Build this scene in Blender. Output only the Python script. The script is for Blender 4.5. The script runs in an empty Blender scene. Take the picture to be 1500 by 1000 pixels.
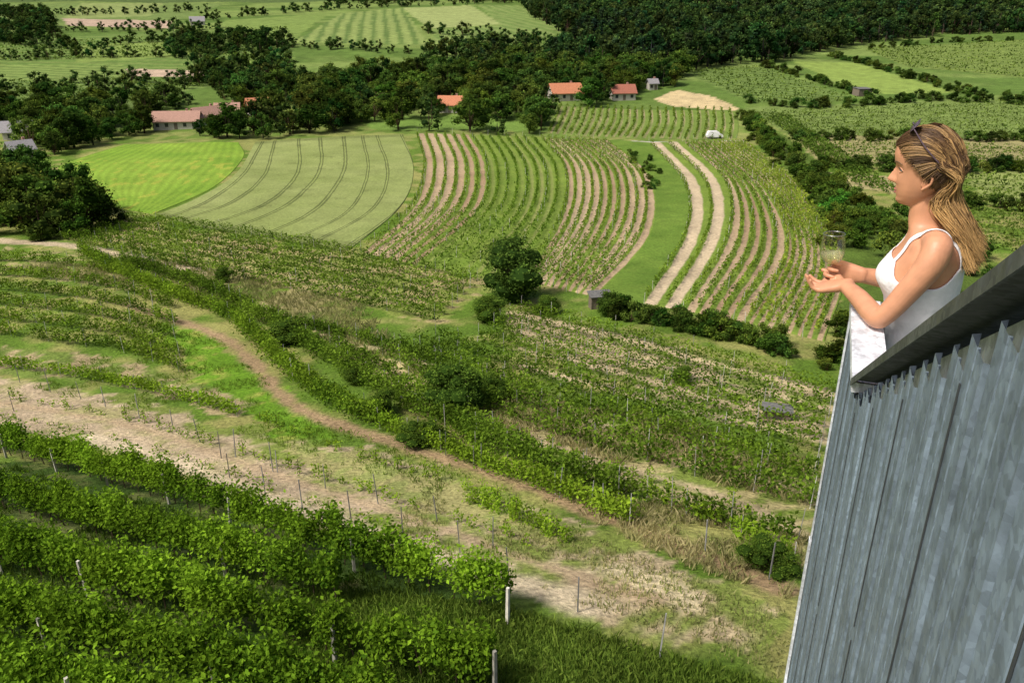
import bpy, math, numpy as np
from mathutils import Vector, Matrix
rng=np.random.default_rng(7)
S=bpy.context.scene
CAMH=40.0; TH=math.radians(23.0); FP=1167.0
cT,sT=math.cos(TH),math.sin(TH)
A=np.array
# ------------------------------------------------------------ noise / terrain
def vn(x,y,seed=0):
    x=np.asarray(x,float);y=np.asarray(y,float)
    i=np.floor(x);j=np.floor(y);u=x-i;v=y-j;u=u*u*(3-2*u);v=v*v*(3-2*v)
    def h(a,b):
        s=np.sin(a*127.1+b*311.7+seed*74.7)*43758.5453
        return s-np.floor(s)
    return (h(i,j)*(1-u)+h(i+1,j)*u)*(1-v)+(h(i,j+1)*(1-u)+h(i+1,j+1)*u)*v
def fbm(x,y,o=3,seed=0):
    r=0;a=.5;t=0
    for k in range(o):
        r=r+a*vn(x*2**k+k*17.3,y*2**k-k*9.1,seed+k);t+=a;a*=.5
    return r/t
def ss(x,a,b):
    t=np.clip((x-a)/(b-a),0,1);return t*t*(3-2*t)
TY=np.arange(-80,4000,.5)
nod=A([(-80,27),(0,23.5),(20,21),(40,14.5),(60,11),(100,8),(160,6),(238,5),(290,10),(380,16),(450,21),(600,32),(800,50),(1200,85),(2500,150),(4000,190)])
tz=np.interp(TY,nod[:,0],nod[:,1])
def sm(a,w):
    k=np.hanning(w);k/=k.sum();return np.convolve(np.pad(a,w//2,mode='edge'),k,'valid')[:len(a)]
z1=sm(tz,41);z2=sm(tz,161);wt=ss(TY,120,300);TZ=z1*(1-wt)+z2*wt
def HT(x,y):
    x=np.asarray(x,float);y=np.asarray(y,float)
    z=np.interp(y,TY,TZ)
    z=z+.35*(fbm(x/6,y/6,2,3)-.5)*(1-ss(y,100,130))*ss(y,4,10)
    z=z+1.6*(fbm(x/38,y/30,2,5)-.5)*ss(y,10,40)
    z=z+14*(fbm(x/210,y/170,2,8)-.5)*ss(y,300,520)
    return z
TS=np.geomspace(8,3500,700)
def survey(uv):
    uv=np.asarray(uv,float).reshape(-1,2)
    dx=(uv[:,0]-750)/FP;dy=(uv[:,1]-500)/FP
    D=np.stack([dx,cT-dy*sT,-sT-dy*cT],1)
    X=D[:,0,None]*TS;Y=D[:,1,None]*TS;Z=CAMH+D[:,2,None]*TS
    g=Z-HT(X,Y);neg=g<0
    k=np.where(neg.any(1),neg.argmax(1),len(TS)-1);k=np.maximum(k,1)
    r=np.arange(len(k));g0=g[r,k-1];g1=g[r,k]
    f=np.clip(g0/(g0-g1+1e-9),0,1);t=TS[k-1]+(TS[k]-TS[k-1])*f
    return np.stack([D[:,0]*t,D[:,1]*t],1)
def cr(P,n):
    P=np.asarray(P,float);k=len(P)
    if k==2:
        t=np.linspace(0,1,n)[:,None];return P[0]*(1-t)+P[1]*t
    Q=np.vstack([2*P[0]-P[1],P,2*P[-1]-P[-2]])
    t=np.linspace(0,k-1-1e-9,n);i=t.astype(int);f=(t-i)[:,None]
    a,b,c,d=Q[i],Q[i+1],Q[i+2],Q[i+3]
    return .5*((2*b)+(c-a)*f+(2*a-5*b+4*c-d)*f**2+(3*b-a-3*c+d)*f**3)
def line(pl,n=40): return survey(cr(pl,n))
def resamp(W,step):
    d=np.r_[0,np.cumsum(np.linalg.norm(np.diff(W,axis=0),axis=1))]
    n=max(2,int(d[-1]/step)+1);s=np.linspace(0,d[-1],n)
    return np.stack([np.interp(s,d,W[:,i]) for i in range(W.shape[1])],1)
def polyw(pl):
    P=np.asarray(pl,float);Q=[]
    for i in range(len(P)):
        a,b=P[i],P[(i+1)%len(P)]
        for t in np.linspace(0,1,5)[:-1]:Q.append(a*(1-t)+b*t)
    return survey(A(Q))
def inpoly(x,y,W):
    ins=np.zeros(x.shape,bool);n=len(W)
    for i in range(n):
        x1,y1=W[i];x2,y2=W[(i+1)%n]
        if y1==y2: continue
        ins^=((y1>y)!=(y2>y))&(x<(x2-x1)*(y-y1)/(y2-y1)+x1)
    return ins
def pdist(x,y,W):
    d=np.full(x.shape,1e9)
    for i in range(len(W)-1):
        ax,ay=W[i];bx,by=W[i+1];vx,vy=bx-ax,by-ay;L=vx*vx+vy*vy+1e-9
        t=np.clip(((x-ax)*vx+(y-ay)*vy)/L,0,1)
        d=np.minimum(d,np.hypot(x-ax-t*vx,y-ay-t*vy))
    return d
# ------------------------------------------------------------ mesh helpers
def link(o,parent=None):
    S.collection.objects.link(o)
    if parent is not None:o.parent=parent
    return o
def npmesh(name,V,F,C,mat,smooth=False,parent=None):
    V=np.asarray(V,np.float32);F=np.asarray(F,np.int32)
    me=bpy.data.meshes.new(name);me.vertices.add(len(V));me.vertices.foreach_set("co",V.ravel())
    me.loops.add(F.size);me.loops.foreach_set("vertex_index",F.ravel())
    me.polygons.add(len(F));me.polygons.foreach_set("loop_start",np.arange(0,F.size,F.shape[1],dtype=np.int32))
    me.update(calc_edges=True)
    if C is not None:
        ca=me.color_attributes.new("col","FLOAT_COLOR","POINT")
        ca.data.foreach_set("color",np.c_[C,np.ones(len(C))].astype(np.float32).ravel())
    me.polygons.foreach_set("use_smooth",np.full(len(F),smooth))
    me.materials.append(mat);me.validate()
    return link(bpy.data.objects.new(name,me),parent)
def pymesh(name,V,F,mat,smooth=True,parent=None):
    me=bpy.data.meshes.new(name);me.from_pydata([tuple(map(float,v)) for v in V],[],[tuple(map(int,f)) for f in F]);me.update()
    for p in me.polygons:p.use_smooth=smooth
    me.materials.append(mat)
    return link(bpy.data.objects.new(name,me),parent)
def empty(name,loc=(0,0,0),rz=0):
    e=bpy.data.objects.new(name,None);e.location=loc;e.rotation_euler=(0,0,rz);e.empty_display_size=.2
    return link(e)
def box(x0,x1,y0,y1,z0,z1):
    V=[(x,y,z) for z in(z0,z1) for y in(y0,y1) for x in(x0,x1)]
    F=[(0,2,3,1),(4,5,7,6),(0,1,5,4),(2,6,7,3),(0,4,6,2),(1,3,7,5)]
    return V,F
def joinVF(parts):
    V=[];F=[]
    for v,f in parts:
        o=len(V);V+=list(map(tuple,v));F+=[tuple(i+o for i in q) for q in f]
    return V,F
# ------------------------------------------------------------ materials
def newmat(n):
    m=bpy.data.materials.new(n);m.use_nodes=True;nt=m.node_tree;nt.nodes.clear()
    return m,nt,nt.nodes.new('ShaderNodeOutputMaterial')
def nd(nt,t,**k):
    x=nt.nodes.new(t)
    for a,b in k.items():setattr(x,a,b)
    return x
def foliage(name,tr=.3,sc=.35):
    m,nt,o=newmat(name);c=nd(nt,'ShaderNodeAttribute',attribute_name='col').outputs['Color']
    tc=nd(nt,'ShaderNodeTexCoord');no=nd(nt,'ShaderNodeTexNoise');no.inputs['Scale'].default_value=sc;no.inputs['Detail'].default_value=3
    nt.links.new(tc.outputs['Object'],no.inputs['Vector'])
    mr=nd(nt,'ShaderNodeMapRange');mr.inputs[1].default_value=.3;mr.inputs[2].default_value=.7;mr.inputs[3].default_value=.72;mr.inputs[4].default_value=1.28
    nt.links.new(no.outputs[0],mr.inputs[0])
    mx=nd(nt,'ShaderNodeVectorMath',operation='SCALE');nt.links.new(c,mx.inputs[0]);nt.links.new(mr.outputs[0],mx.inputs['Scale'])
    d=nd(nt,'ShaderNodeBsdfDiffuse');nt.links.new(mx.outputs[0],d.inputs[0])
    if tr:
        t=nd(nt,'ShaderNodeBsdfTranslucent');nt.links.new(mx.outputs[0],t.inputs[0])
        a=nd(nt,'ShaderNodeMixShader');a.inputs[0].default_value=tr;nt.links.new(d.outputs[0],a.inputs[1]);nt.links.new(t.outputs[0],a.inputs[2]);nt.links.new(a.outputs[0],o.inputs[0])
    else:nt.links.new(d.outputs[0],o.inputs[0])
    return m
def groundmat(name,sc=1.0,amp=.5):
    m,nt,o=newmat(name);c=nd(nt,'ShaderNodeAttribute',attribute_name='col').outputs['Color']
    tc=nd(nt,'ShaderNodeTexCoord')
    def noise(s,lo,hi,det=6):
        n=nd(nt,'ShaderNodeTexNoise');n.inputs['Scale'].default_value=s;n.inputs['Detail'].default_value=det;n.inputs['Roughness'].default_value=.65
        nt.links.new(tc.outputs['Object'],n.inputs['Vector'])
        r=nd(nt,'ShaderNodeMapRange');r.inputs[1].default_value=.3;r.inputs[2].default_value=.7;r.inputs[3].default_value=lo;r.inputs[4].default_value=hi
        nt.links.new(n.outputs[0],r.inputs[0]);return n,r
    n1,r1=noise(4*sc,1-amp,1+amp,8);n2,r2=noise(.25*sc,1-amp*.5,1+amp*.5,4)
    mu=nd(nt,'ShaderNodeMath',operation='MULTIPLY');nt.links.new(r1.outputs[0],mu.inputs[0]);nt.links.new(r2.outputs[0],mu.inputs[1])
    mx=nd(nt,'ShaderNodeVectorMath',operation='SCALE');nt.links.new(c,mx.inputs[0]);nt.links.new(mu.outputs[0],mx.inputs['Scale'])
    p=nd(nt,'ShaderNodeBsdfPrincipled');p.inputs['Roughness'].default_value=.95;p.inputs['Specular IOR Level'].default_value=.1
    bu=nd(nt,'ShaderNodeBump');bu.inputs['Strength'].default_value=.9;bu.inputs['Distance'].default_value=.18
    nt.links.new(n1.outputs[0],bu.inputs['Height']);nt.links.new(bu.outputs[0],p.inputs['Normal'])
    nt.links.new(mx.outputs[0],p.inputs['Base Color']);nt.links.new(p.outputs[0],o.inputs[0]);return m
def simple(name,col,rough=.6,metal=0,nsc=20,amp=.15,spec=.5,bump=0):
    m,nt,o=newmat(name);p=nd(nt,'ShaderNodeBsdfPrincipled')
    tc=nd(nt,'ShaderNodeTexCoord');n=nd(nt,'ShaderNodeTexNoise');n.inputs['Scale'].default_value=nsc;n.inputs['Detail'].default_value=5
    nt.links.new(tc.outputs['Object'],n.inputs['Vector'])
    r=nd(nt,'ShaderNodeMapRange');r.inputs[1].default_value=.3;r.inputs[2].default_value=.7;r.inputs[3].default_value=1-amp;r.inputs[4].default_value=1+amp
    nt.links.new(n.outputs[0],r.inputs[0]);mx=nd(nt,'ShaderNodeVectorMath',operation='SCALE');mx.inputs[0].default_value=col
    nt.links.new(r.outputs[0],mx.inputs['Scale']);nt.links.new(mx.outputs[0],p.inputs['Base Color'])
    p.inputs['Roughness'].default_value=rough;p.inputs['Metallic'].default_value=metal;p.inputs['Specular IOR Level'].default_value=spec
    if bump:
        b=nd(nt,'ShaderNodeBump');b.inputs['Strength'].default_value=bump;b.inputs['Distance'].default_value=.01
        nt.links.new(n.outputs[0],b.inputs['Height']);nt.links.new(b.outputs[0],p.inputs['Normal'])
    nt.links.new(p.outputs[0],o.inputs[0]);return m
M_leaf=foliage('vine_leaves',.35);M_tree=foliage('tree_foliage',.22,.15);M_grass=foliage('grass_blades',.3);M_att=foliage('post_surface',0,3)
M_ground=groundmat('ground_soil_grass',1,.45);M_field=groundmat('field_soil',.6,.28)
M_wood=simple('weathered_wood',(.16,.13,.10),.85,nsc=8,amp=.35)
# ------------------------------------------------------------ leaf clouds
def leaves(C,size,col,nbias=None,asp=.62):
    n=len(C);N=rng.normal(size=(n,3));N/=np.linalg.norm(N,axis=1)[:,None]
    N=N+(A([0,0,.6]) if nbias is None else nbias);N/=np.linalg.norm(N,axis=1)[:,None]
    R=rng.normal(size=(n,3));U=np.cross(N,R);U/=np.linalg.norm(U,axis=1)[:,None]+1e-9;W=np.cross(N,U)
    s=np.asarray(size).reshape(-1,1)*np.ones((n,1))
    V=np.stack([C+U*s,C+W*s*asp+N*s*.15,C-U*s,C-W*s*asp+N*s*.15],1).reshape(-1,3)
    return V,np.arange(4*n).reshape(n,4),np.repeat(col,4,axis=0)
class Acc:
    def __init__(s):s.V=[];s.F=[];s.C=[];s.n=0
    def add(s,V,F,C):
        s.V.append(V);s.F.append(F+s.n);s.C.append(C);s.n+=len(V)
    def build(s,name,mat,**k):
        return npmesh(name,np.vstack(s.V),np.vstack(s.F),np.vstack(s.C),mat,**k)
def mixc(a,b,t): return A(a)*(1-t[:,None])+A(b)*t[:,None]
def vine_row(acc,W,wid,h0,h1,dens,ls,c1,c2,gap=.25,seed=0,canes=.15):
    W=resamp(W,.4);d=np.r_[0,np.cumsum(np.linalg.norm(np.diff(W,axis=0),axis=1))];L=d[-1]
    n=int(L*dens)
    if n<4:return
    s=rng.random(n)*L
    dn=vn(s/.9,s*0+seed,11)*.6+vn(s/3.5,s*0+seed,12)*.4
    keep=rng.random(n)<np.clip((dn-gap*.7)*2.6+.1,0.03,1);s=s[keep];n=len(s)
    x=np.interp(s,d,W[:,0]);y=np.interp(s,d,W[:,1])
    tx=np.gradient(W[:,0]);ty=np.gradient(W[:,1]);l=np.hypot(tx,ty)+1e-9
    nx=np.interp(s,d,-ty/l);ny=np.interp(s,d,tx/l)
    hh=rng.random(n);top=h1*(.72+.5*vn(s/.8,s*0+seed+3,13))
    off=rng.normal(size=n)*wid*.42*(1.1-.4*hh)+wid*.7*(vn(s/1.2,s*0+seed,21)-.5)
    z=h0+(top-h0)*hh+(rng.random(n)<canes)*rng.random(n)*.32*h1
    X=x+nx*off;Y=y+ny*off
    C=np.stack([X,Y,HT(X,Y)+z],1)
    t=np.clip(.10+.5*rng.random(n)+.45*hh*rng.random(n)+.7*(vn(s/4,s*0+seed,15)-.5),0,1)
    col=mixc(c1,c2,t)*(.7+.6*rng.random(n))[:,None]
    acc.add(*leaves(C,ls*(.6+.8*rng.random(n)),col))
def rows_between(pa,pb,n):
    a=cr(pa,24);b=cr(pb,24)
    return [survey(a*(1-t)+b*t) for t in (np.linspace(0,1,n) if n>1 else [0])]
posts=Acc();stakes=Acc()
def post(acc,x,y,h,r,lean=.04,col=(.5,.48,.42)):
    z=float(HT(x,y));lx,ly=rng.normal(size=2)*lean*h
    a=rng.random()*1.5;ca,sa=math.cos(a)*r,math.sin(a)*r
    V=[]
    for (zz,ox,oy,k) in((-.3,0,0,1.1),(h,lx,ly,.9)):
        for (p,q) in((ca,sa),(-sa,ca),(-ca,-sa),(sa,-ca)):V.append((x+ox+p*k,y+oy+q*k,z+zz))
    F=[(0,1,5,4),(1,2,6,5),(2,3,7,6),(3,0,4,7),(4,5,6,7)]
    acc.add(A(V),A(F),np.tile(A(col)*(.6+.7*rng.random()),(8,1)))
def posts_along(acc,W,step,h,r,**k):
    for p in resamp(W,step):
        if rng.random()<.85:post(acc,p[0]+rng.normal()*.12,p[1]+rng.normal()*.12,h*(.8+.3*rng.random()),r,**k)
# ------------------------------------------------------------ trees
def ball(c,r,seg=6,rings=4):
    V=[];F=[]
    for i in range(rings+1):
        ph=math.pi*(i+.02)/(rings+.04)
        for j in range(seg):
            th=2*math.pi*j/seg;V.append((c[0]+r[0]*math.sin(ph)*math.cos(th),c[1]+r[1]*math.sin(ph)*math.sin(th),c[2]+r[2]*math.cos(ph)))
    for i in range(rings):
        for j in range(seg):
            F.append((i*seg+j,(i+1)*seg+j,(i+1)*seg+(j+1)%seg,i*seg+(j+1)%seg))
    return A(V),A(F)
def cone(p,q,r0,r1,seg=5):
    p=np.array(p,float);q=np.array(q,float);t=q-p;t/=np.linalg.norm(t);u=np.cross(t,[.3,.9,.1]);u/=np.linalg.norm(u);w=np.cross(t,u)
    V=[];F=[]
    for (o,r) in((p,r0),(q,r1)):
        for j in range(seg):
            a=2*math.pi*j/seg;V.append(o+u*r*math.cos(a)+w*r*math.sin(a))
    for j in range(seg):F.append((j,(j+1)%seg,seg+(j+1)%seg,seg+j))
    return A(V),A(F)
def tree_tpl(nc,nl,ls,low=.2,wid=.42,conic=False,c1=(.034,.066,.012),c2=(.15,.225,.035)):
    a=Acc();br=A((.09,.065,.045))
    v,f=cone((0,0,-.05),(0,0,.6),.03,.014);a.add(v,f,np.tile(br,(len(v),1)))
    for k in range(nc):
        th=rng.random()*6.283;u=rng.random()
        z=low+.08+(.84-low)*((k+.5)/nc);env=math.sin(math.pi*min(1,max(.08,(z-low+.08)/(1.1-low))))**.7
        if conic: env=max(.1,1.05-z)
        rr=wid*env*(.35+.6*u) if k<nc-1 else 0
        c=A((math.cos(th)*rr,math.sin(th)*rr,z));r=wid*(.26+.26*rng.random())*(.6+.5*env)
        v,f=cone((0,0,low*.8+.1*u),c*A((.8,.8,.97)),.012,.004,4);a.add(v,f,np.tile(br,(len(v),1)))
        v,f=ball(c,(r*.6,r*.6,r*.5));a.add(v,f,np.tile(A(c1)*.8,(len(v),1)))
        n=int(nl/nc);D=rng.normal(size=(n,3));D/=np.linalg.norm(D,axis=1)[:,None]
        C=c+D*A((1,1,.8))*r*(.6+.55*rng.random((n,1)))
        C=C[C[:,2]>low*.5];D=(C-c);D/=np.linalg.norm(D,axis=1)[:,None]
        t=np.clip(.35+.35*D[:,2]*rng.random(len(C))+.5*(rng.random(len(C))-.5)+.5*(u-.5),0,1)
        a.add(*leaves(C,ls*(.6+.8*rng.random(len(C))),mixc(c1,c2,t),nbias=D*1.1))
    return np.vstack(a.V),np.vstack(a.F),np.vstack(a.C)
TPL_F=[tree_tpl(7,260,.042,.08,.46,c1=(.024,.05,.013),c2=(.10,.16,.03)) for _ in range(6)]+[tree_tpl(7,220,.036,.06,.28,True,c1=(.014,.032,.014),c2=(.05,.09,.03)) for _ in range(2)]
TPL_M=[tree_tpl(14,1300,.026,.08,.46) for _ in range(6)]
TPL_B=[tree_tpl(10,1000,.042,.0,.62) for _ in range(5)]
def inst(acc,tp,x,y,h,w=1.0,col=(1,1,1),dz=0):
    V,F,C=tp;a=rng.random()*6.283;ca,sa=math.cos(a),math.sin(a)
    s=h*w;X=(V[:,0]*ca-V[:,1]*sa)*s+x;Y=(V[:,0]*sa+V[:,1]*ca)*s+y;Z=V[:,2]*h+float(HT(x,y))+dz
    acc.add(np.stack([X,Y,Z],1),F,C*A(col))
HOUSES=[(827,145,10.5,7.5,.25,'o'),(911,145,8,6,.15,'r'),(661,163,7.5,6,-.1,'o'),(380,166,7,6,.5,'o'),(262,187,13,6,.12,'p'),(305,180,9,6,.9,'p'),
        (30,203,7,6,.3,'g'),(33,232,5,4.5,.8,'g'),(955,131,3.2,3.2,.2,'g'),(290,37,8,6,.3,'g'),(335,172,7,5,.2,'p')]
HW=survey([(h[0],h[1]) for h in HOUSES])
def clear(x,y):
    dx=np.abs(x-HW[:,0]);dy=y-HW[:,1];sz=A([h[2] for h in HOUSES])
    return not np.any(((dx<sz*.5)&(dy>-26)&(dy<6))|((dx<sz*.8)&(dy>-5)&(dy<6)))
def scatter(poly,sp,jit=.45):
    W=polyw(poly);x0,y0=W.min(0);x1,y1=W.max(0)
    gx,gy=np.meshgrid(np.arange(x0,x1,sp),np.arange(y0,y1,sp));gx=gx.ravel()+rng.normal(size=gx.size)*sp*jit;gy=gy.ravel()+rng.normal(size=gy.size)*sp*jit
    m=inpoly(gx,gy,W);return np.stack([gx[m],gy[m]],1)
def rcol(g=.25):
    k=1+g*rng.normal();return A((k*(1+.18*rng.normal()),k,k*(1+.1*rng.normal()))).clip(.35,2.2)
def mass(name,pts,tpls,h,w=1.0,tint=(1,1,1),g=.25,hv=.6):
    a=Acc()
    for p in pts:
        if clear(*p):inst(a,tpls[rng.integers(len(tpls))],p[0],p[1],h*(1-hv*.55+hv*rng.random()),w*(.8+.4*rng.random()),rcol(g)*A(tint))
    if a.n:return a.build(name,M_tree)
# ------------------------------------------------------------ ground sheet
NI,NJ=1100,640
k=math.log((3400+45)/15)/NI
Yi=-45+15*np.exp(k*np.arange(NI+1));aj=np.linspace(-.98,.98,NJ+1)
Yg=np.repeat(Yi[:,None],NJ+1,1);Xg=aj[None,:]*(Yg+60)
X=Xg.ravel();Y=Yg.ravel();Z=HT(X,Y)
n1=fbm(X/3.2,Y/3.2,4,31);n2=fbm(X/14,Y/14,3,37);n3=fbm(X/.9,Y/.9,3,41)
dry=ss(n1*.6+n2*.4,.42,.62)
G=mixc((.10,.175,.022),(.30,.28,.10),dry*.8)
far=ss(Y,180,300)[:,None];n5=fbm(X/60,Y/25,3,43)[:,None]
G=G*(1-far)+(A((.09,.15,.03))*(1-ss(n5,.4,.6))+A((.155,.215,.055))*ss(n5,.4,.6))*(.8+.5*n2[:,None])*far
wx=(fbm(X/2.2,Y/2.2,3,51)-.5);wy=(fbm(X/2.2,Y/2.2,3,61)-.5)
def area(pl,col,st=1.0,nz=1.6,col2=None,mixn=None,stripe=None):
    W=polyw(pl);lo=W.min(0)-3;hi=W.max(0)+3
    m=np.where((X>lo[0])&(X<hi[0])&(Y>lo[1])&(Y<hi[1]))[0]
    x=X[m]+wx[m]*nz*2;y=Y[m]+wy[m]*nz*2
    i=inpoly(x,y,W);m=m[i]
    c=np.tile(A(col,),(len(m),1)).astype(float)
    if col2 is not None:
        t=ss(n3[m]*.5+n1[m]*.5,(mixn or .5)-.06,(mixn or .5)+.06);c=c*(1-t[:,None])+A(col2)*t[:,None]
    if stripe:
        ang,per,c3,duty=stripe;ph=(X[m]*math.cos(ang)+Y[m]*math.sin(ang))/per+wx[m]*.3;fr=ph-np.floor(ph)
        t=(ss(fr,0,.12)*(1-ss(fr,duty,duty+.12)))[:,None];c=c*(1-t)+A(c3)*t
    c*=(.85+.3*n1[m])[:,None]
    G[m]=G[m]*(1-st)+c*st
def path(pl,hw,col,st=1.0,soft=.5):
    W=line(pl,30);lo=W.min(0)-hw*3;hi=W.max(0)+hw*3
    m=np.where((X>lo[0])&(X<hi[0])&(Y>lo[1])&(Y<hi[1]))[0]
    d=pdist(X[m],Y[m],W)+(n3[m]-.5)*hw*1.5+(n1[m]-.5)*hw*1.2
    t=(1-ss(d,hw*(1-soft),hw*(1+soft)))[:,None]*st
    G[m]=G[m]*(1-t)+A(col)*t
# far quilt
area([(0,60),(430,38),(430,110),(0,118)],(.11,.18,.04),stripe=(1.45,9,(.15,.21,.055),.4))
area([(120,66),(300,58),(300,80),(110,92)],(.18,.25,.06))
area([(0,5),(330,5),(260,30),(0,40)],(.14,.20,.055))
area([(0,-40),(700,-40),(640,2),(0,4)],(.08,.12,.035))
area([(120,5),(240,5),(220,24),(90,28)],(.21,.26,.085))
area([(90,27),(250,31),(255,42),(100,38)],(.40,.30,.22),nz=1)
area([(185,101),(312,104),(305,114),(190,112)],(.42,.32,.23),nz=1)
area([(0,95),(180,95),(190,118),(0,122)],(.18,.25,.065),stripe=(1.3,6,(.11,.17,.04),.4))
area([(0,120),(190,118),(330,122),(200,150),(0,160)],(.15,.22,.055),stripe=(1.2,6,(.1,.16,.038),.4))
area([(320,86),(430,84),(430,110),(330,116)],(.17,.25,.055))
area([(30,158),(200,150),(180,190),(60,195)],(.1,.15,.04))
area([(430,62),(500,20),(590,12),(628,66)],(.21,.27,.08),nz=0,stripe=(.15,7,(.1,.16,.04),.4))
area([(590,12),(690,8),(735,36),(628,42)],(.26,.31,.11),nz=0)
area([(700,8),(760,8),(840,46),(740,64),(632,64),(640,45),(735,38)],(.13,.2,.05),nz=0,stripe=(.3,8,(.19,.25,.075),.4))
area([(330,30),(480,20),(430,60),(330,62)],(.16,.23,.055))
area([(1160,90),(1250,92),(1405,136),(1262,138)],(.21,.29,.065),nz=1)
area([(1000,106),(1120,100),(1255,146),(1100,150)],(.15,.22,.055),nz=1,stripe=(1.0,5,(.09,.14,.033),.45))
area([(1265,72),(1500,58),(1560,120),(1330,98)],(.18,.24,.06),nz=1,stripe=(.9,6,(.1,.15,.033),.45))
area([(958,146),(990,132),(1040,140),(1080,158),(1078,163),(985,156)],(.50,.40,.22),nz=1)
area([(1090,158),(1560,140),(1560,205),(1160,200)],(.15,.21,.055))
area([(1160,196),(1560,205),(1560,240),(1200,240)],(.27,.25,.11))
area([(1210,252),(1340,262),(1330,285),(1240,275)],(.36,.32,.15))
area([(1420,250),(1560,250),(1560,300),(1430,290)],(.22,.27,.08))
area([(540,172),(800,165),(800,192),(540,190)],(.14,.23,.045))
area([(1085,165),(1150,200),(1330,345),(1500,420),(1240,520),(1230,380),(1180,280)],(.08,.13,.022))
# near
area([(0,360),(230,385),(520,440),(420,470),(250,430),(0,400)],(.30,.27,.12),col2=(.11,.18,.022),mixn=.5)
area([(95,340),(180,322),(560,382),(735,415),(640,475),(500,440),(300,398)],(.20,.25,.055),col2=(.33,.28,.13),mixn=.52)
area([(240,470),(330,500),(430,600),(520,640),(400,640),(340,590),(270,540)],(.12,.24,.018),col2=(.26,.29,.06),mixn=.62)
area([(450,480),(640,545),(660,580),(540,560)],(.44,.37,.19),col2=(.17,.21,.05),mixn=.55)
area([(740,590),(1000,640),(1195,690),(1190,800),(1000,740),(760,660)],(.38,.33,.16),col2=(.15,.2,.04),mixn=.5)
area([(745,452),(900,485),(1225,570),(1215,640),(980,585),(740,490)],(.40,.33,.19),col2=(.16,.21,.045),mixn=.53)
area([(0,505),(180,530),(370,590),(350,610),(150,560),(0,545)],(.36,.29,.16),col2=(.14,.2,.04),mixn=.5)
area([(-120,540),(60,558),(200,585),(330,622),(480,650),(640,690),(760,725),(900,790),(1000,830),(1150,900),(1150,985),(960,930),(740,850),(560,790),(330,720),(150,650),(-120,610)],(.44,.36,.22),col2=(.18,.23,.05),mixn=.48)
area([(-120,540),(60,560),(300,628),(420,680),(560,760),(330,715),(150,650),(-120,612)],(.47,.37,.25),st=.85,col2=(.34,.30,.15),mixn=.57)
area([(420,640),(640,700),(840,770),(800,800),(560,735),(430,690)],(.21,.28,.055),st=.75,col2=(.37,.33,.15),mixn=.5)
area([(860,830),(1000,850),(1060,900),(950,900)],(.56,.48,.30),st=.9,col2=(.27,.27,.09),mixn=.50)
area([(480,850),(740,890),(900,940),(1150,1010),(1150,1200),(300,1200),(300,900)],(.08,.14,.018),col2=(.14,.19,.035),mixn=.6)
area([(-300,640),(150,690),(340,760),(740,880),(700,1200),(-300,1200)],(.045,.085,.014),col2=(.11,.13,.04),mixn=.56)
path([(185,447),(270,472),(335,500),(385,545),(430,595),(520,630),(640,668),(760,708),(880,755),(1000,800),(1150,865)],.6,(.32,.225,.13),.95)
path([(-80,345),(0,352),(120,362),(230,385),(330,402)],1.0,(.44,.36,.24))
path([(130,640),(260,680),(400,735),(560,785),(740,845),(860,885)],.7,(.56,.47,.32),.9)
path([(0,590),(200,625),(420,700),(640,770),(800,830),(960,880)],.4,(.42,.32,.2),.9)
path([(60,575),(260,625),(460,695),(660,755),(840,815)],.25,(.33,.27,.16),.8)
for dy in(0,26,52,78):
    path([(750+dy*.2,458+dy),(900,492+dy),(1060,535+dy),(1225,578+dy*.9)],.55,(.48,.39,.24),.95)
path([(740,625),(900,680),(1050,725),(1185,785)],.45,(.42,.34,.21),.85)
path([(560,560),(740,620),(900,690),(1060,745),(1170,800)],.4,(.40,.32,.19),.8)
path([(470,490),(620,530),(780,590),(980,650),(1180,720)],.4,(.44,.37,.22),.8)
path([(925,208),(1000,209),(1086,207)],1.4,(.42,.40,.36),1,.1)
V=np.stack([X,Y,Z],1);ii,jj=np.meshgrid(np.arange(NI),np.arange(NJ),indexing='ij');b=(ii*(NJ+1)+jj).ravel()
npmesh('ground',V,np.stack([b,b+1,b+NJ+2,b+NJ+1],1),G,M_ground,smooth=True)
# wide surrounding terrain, sunk below the detailed sheet
gx=np.linspace(-4200,4200,121);gy=np.linspace(-2500,3900,121);GX,GY=np.meshgrid(gx,gy);gx=GX.ravel();gy=GY.ravel()
gz=np.where(gy>-30,HT(gx,gy)-6,21+ss(-gy,30,1200)*70);i0,j0=np.meshgrid(np.arange(120),np.arange(120),indexing='ij');b=(i0*121+j0).ravel()
npmesh('surrounding_hills',np.stack([gx,gy,gz],1),np.stack([b,b+1,b+122,b+121],1),np.tile(A((.10,.16,.035)),(len(gx),1)),M_field,smooth=True)
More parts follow.
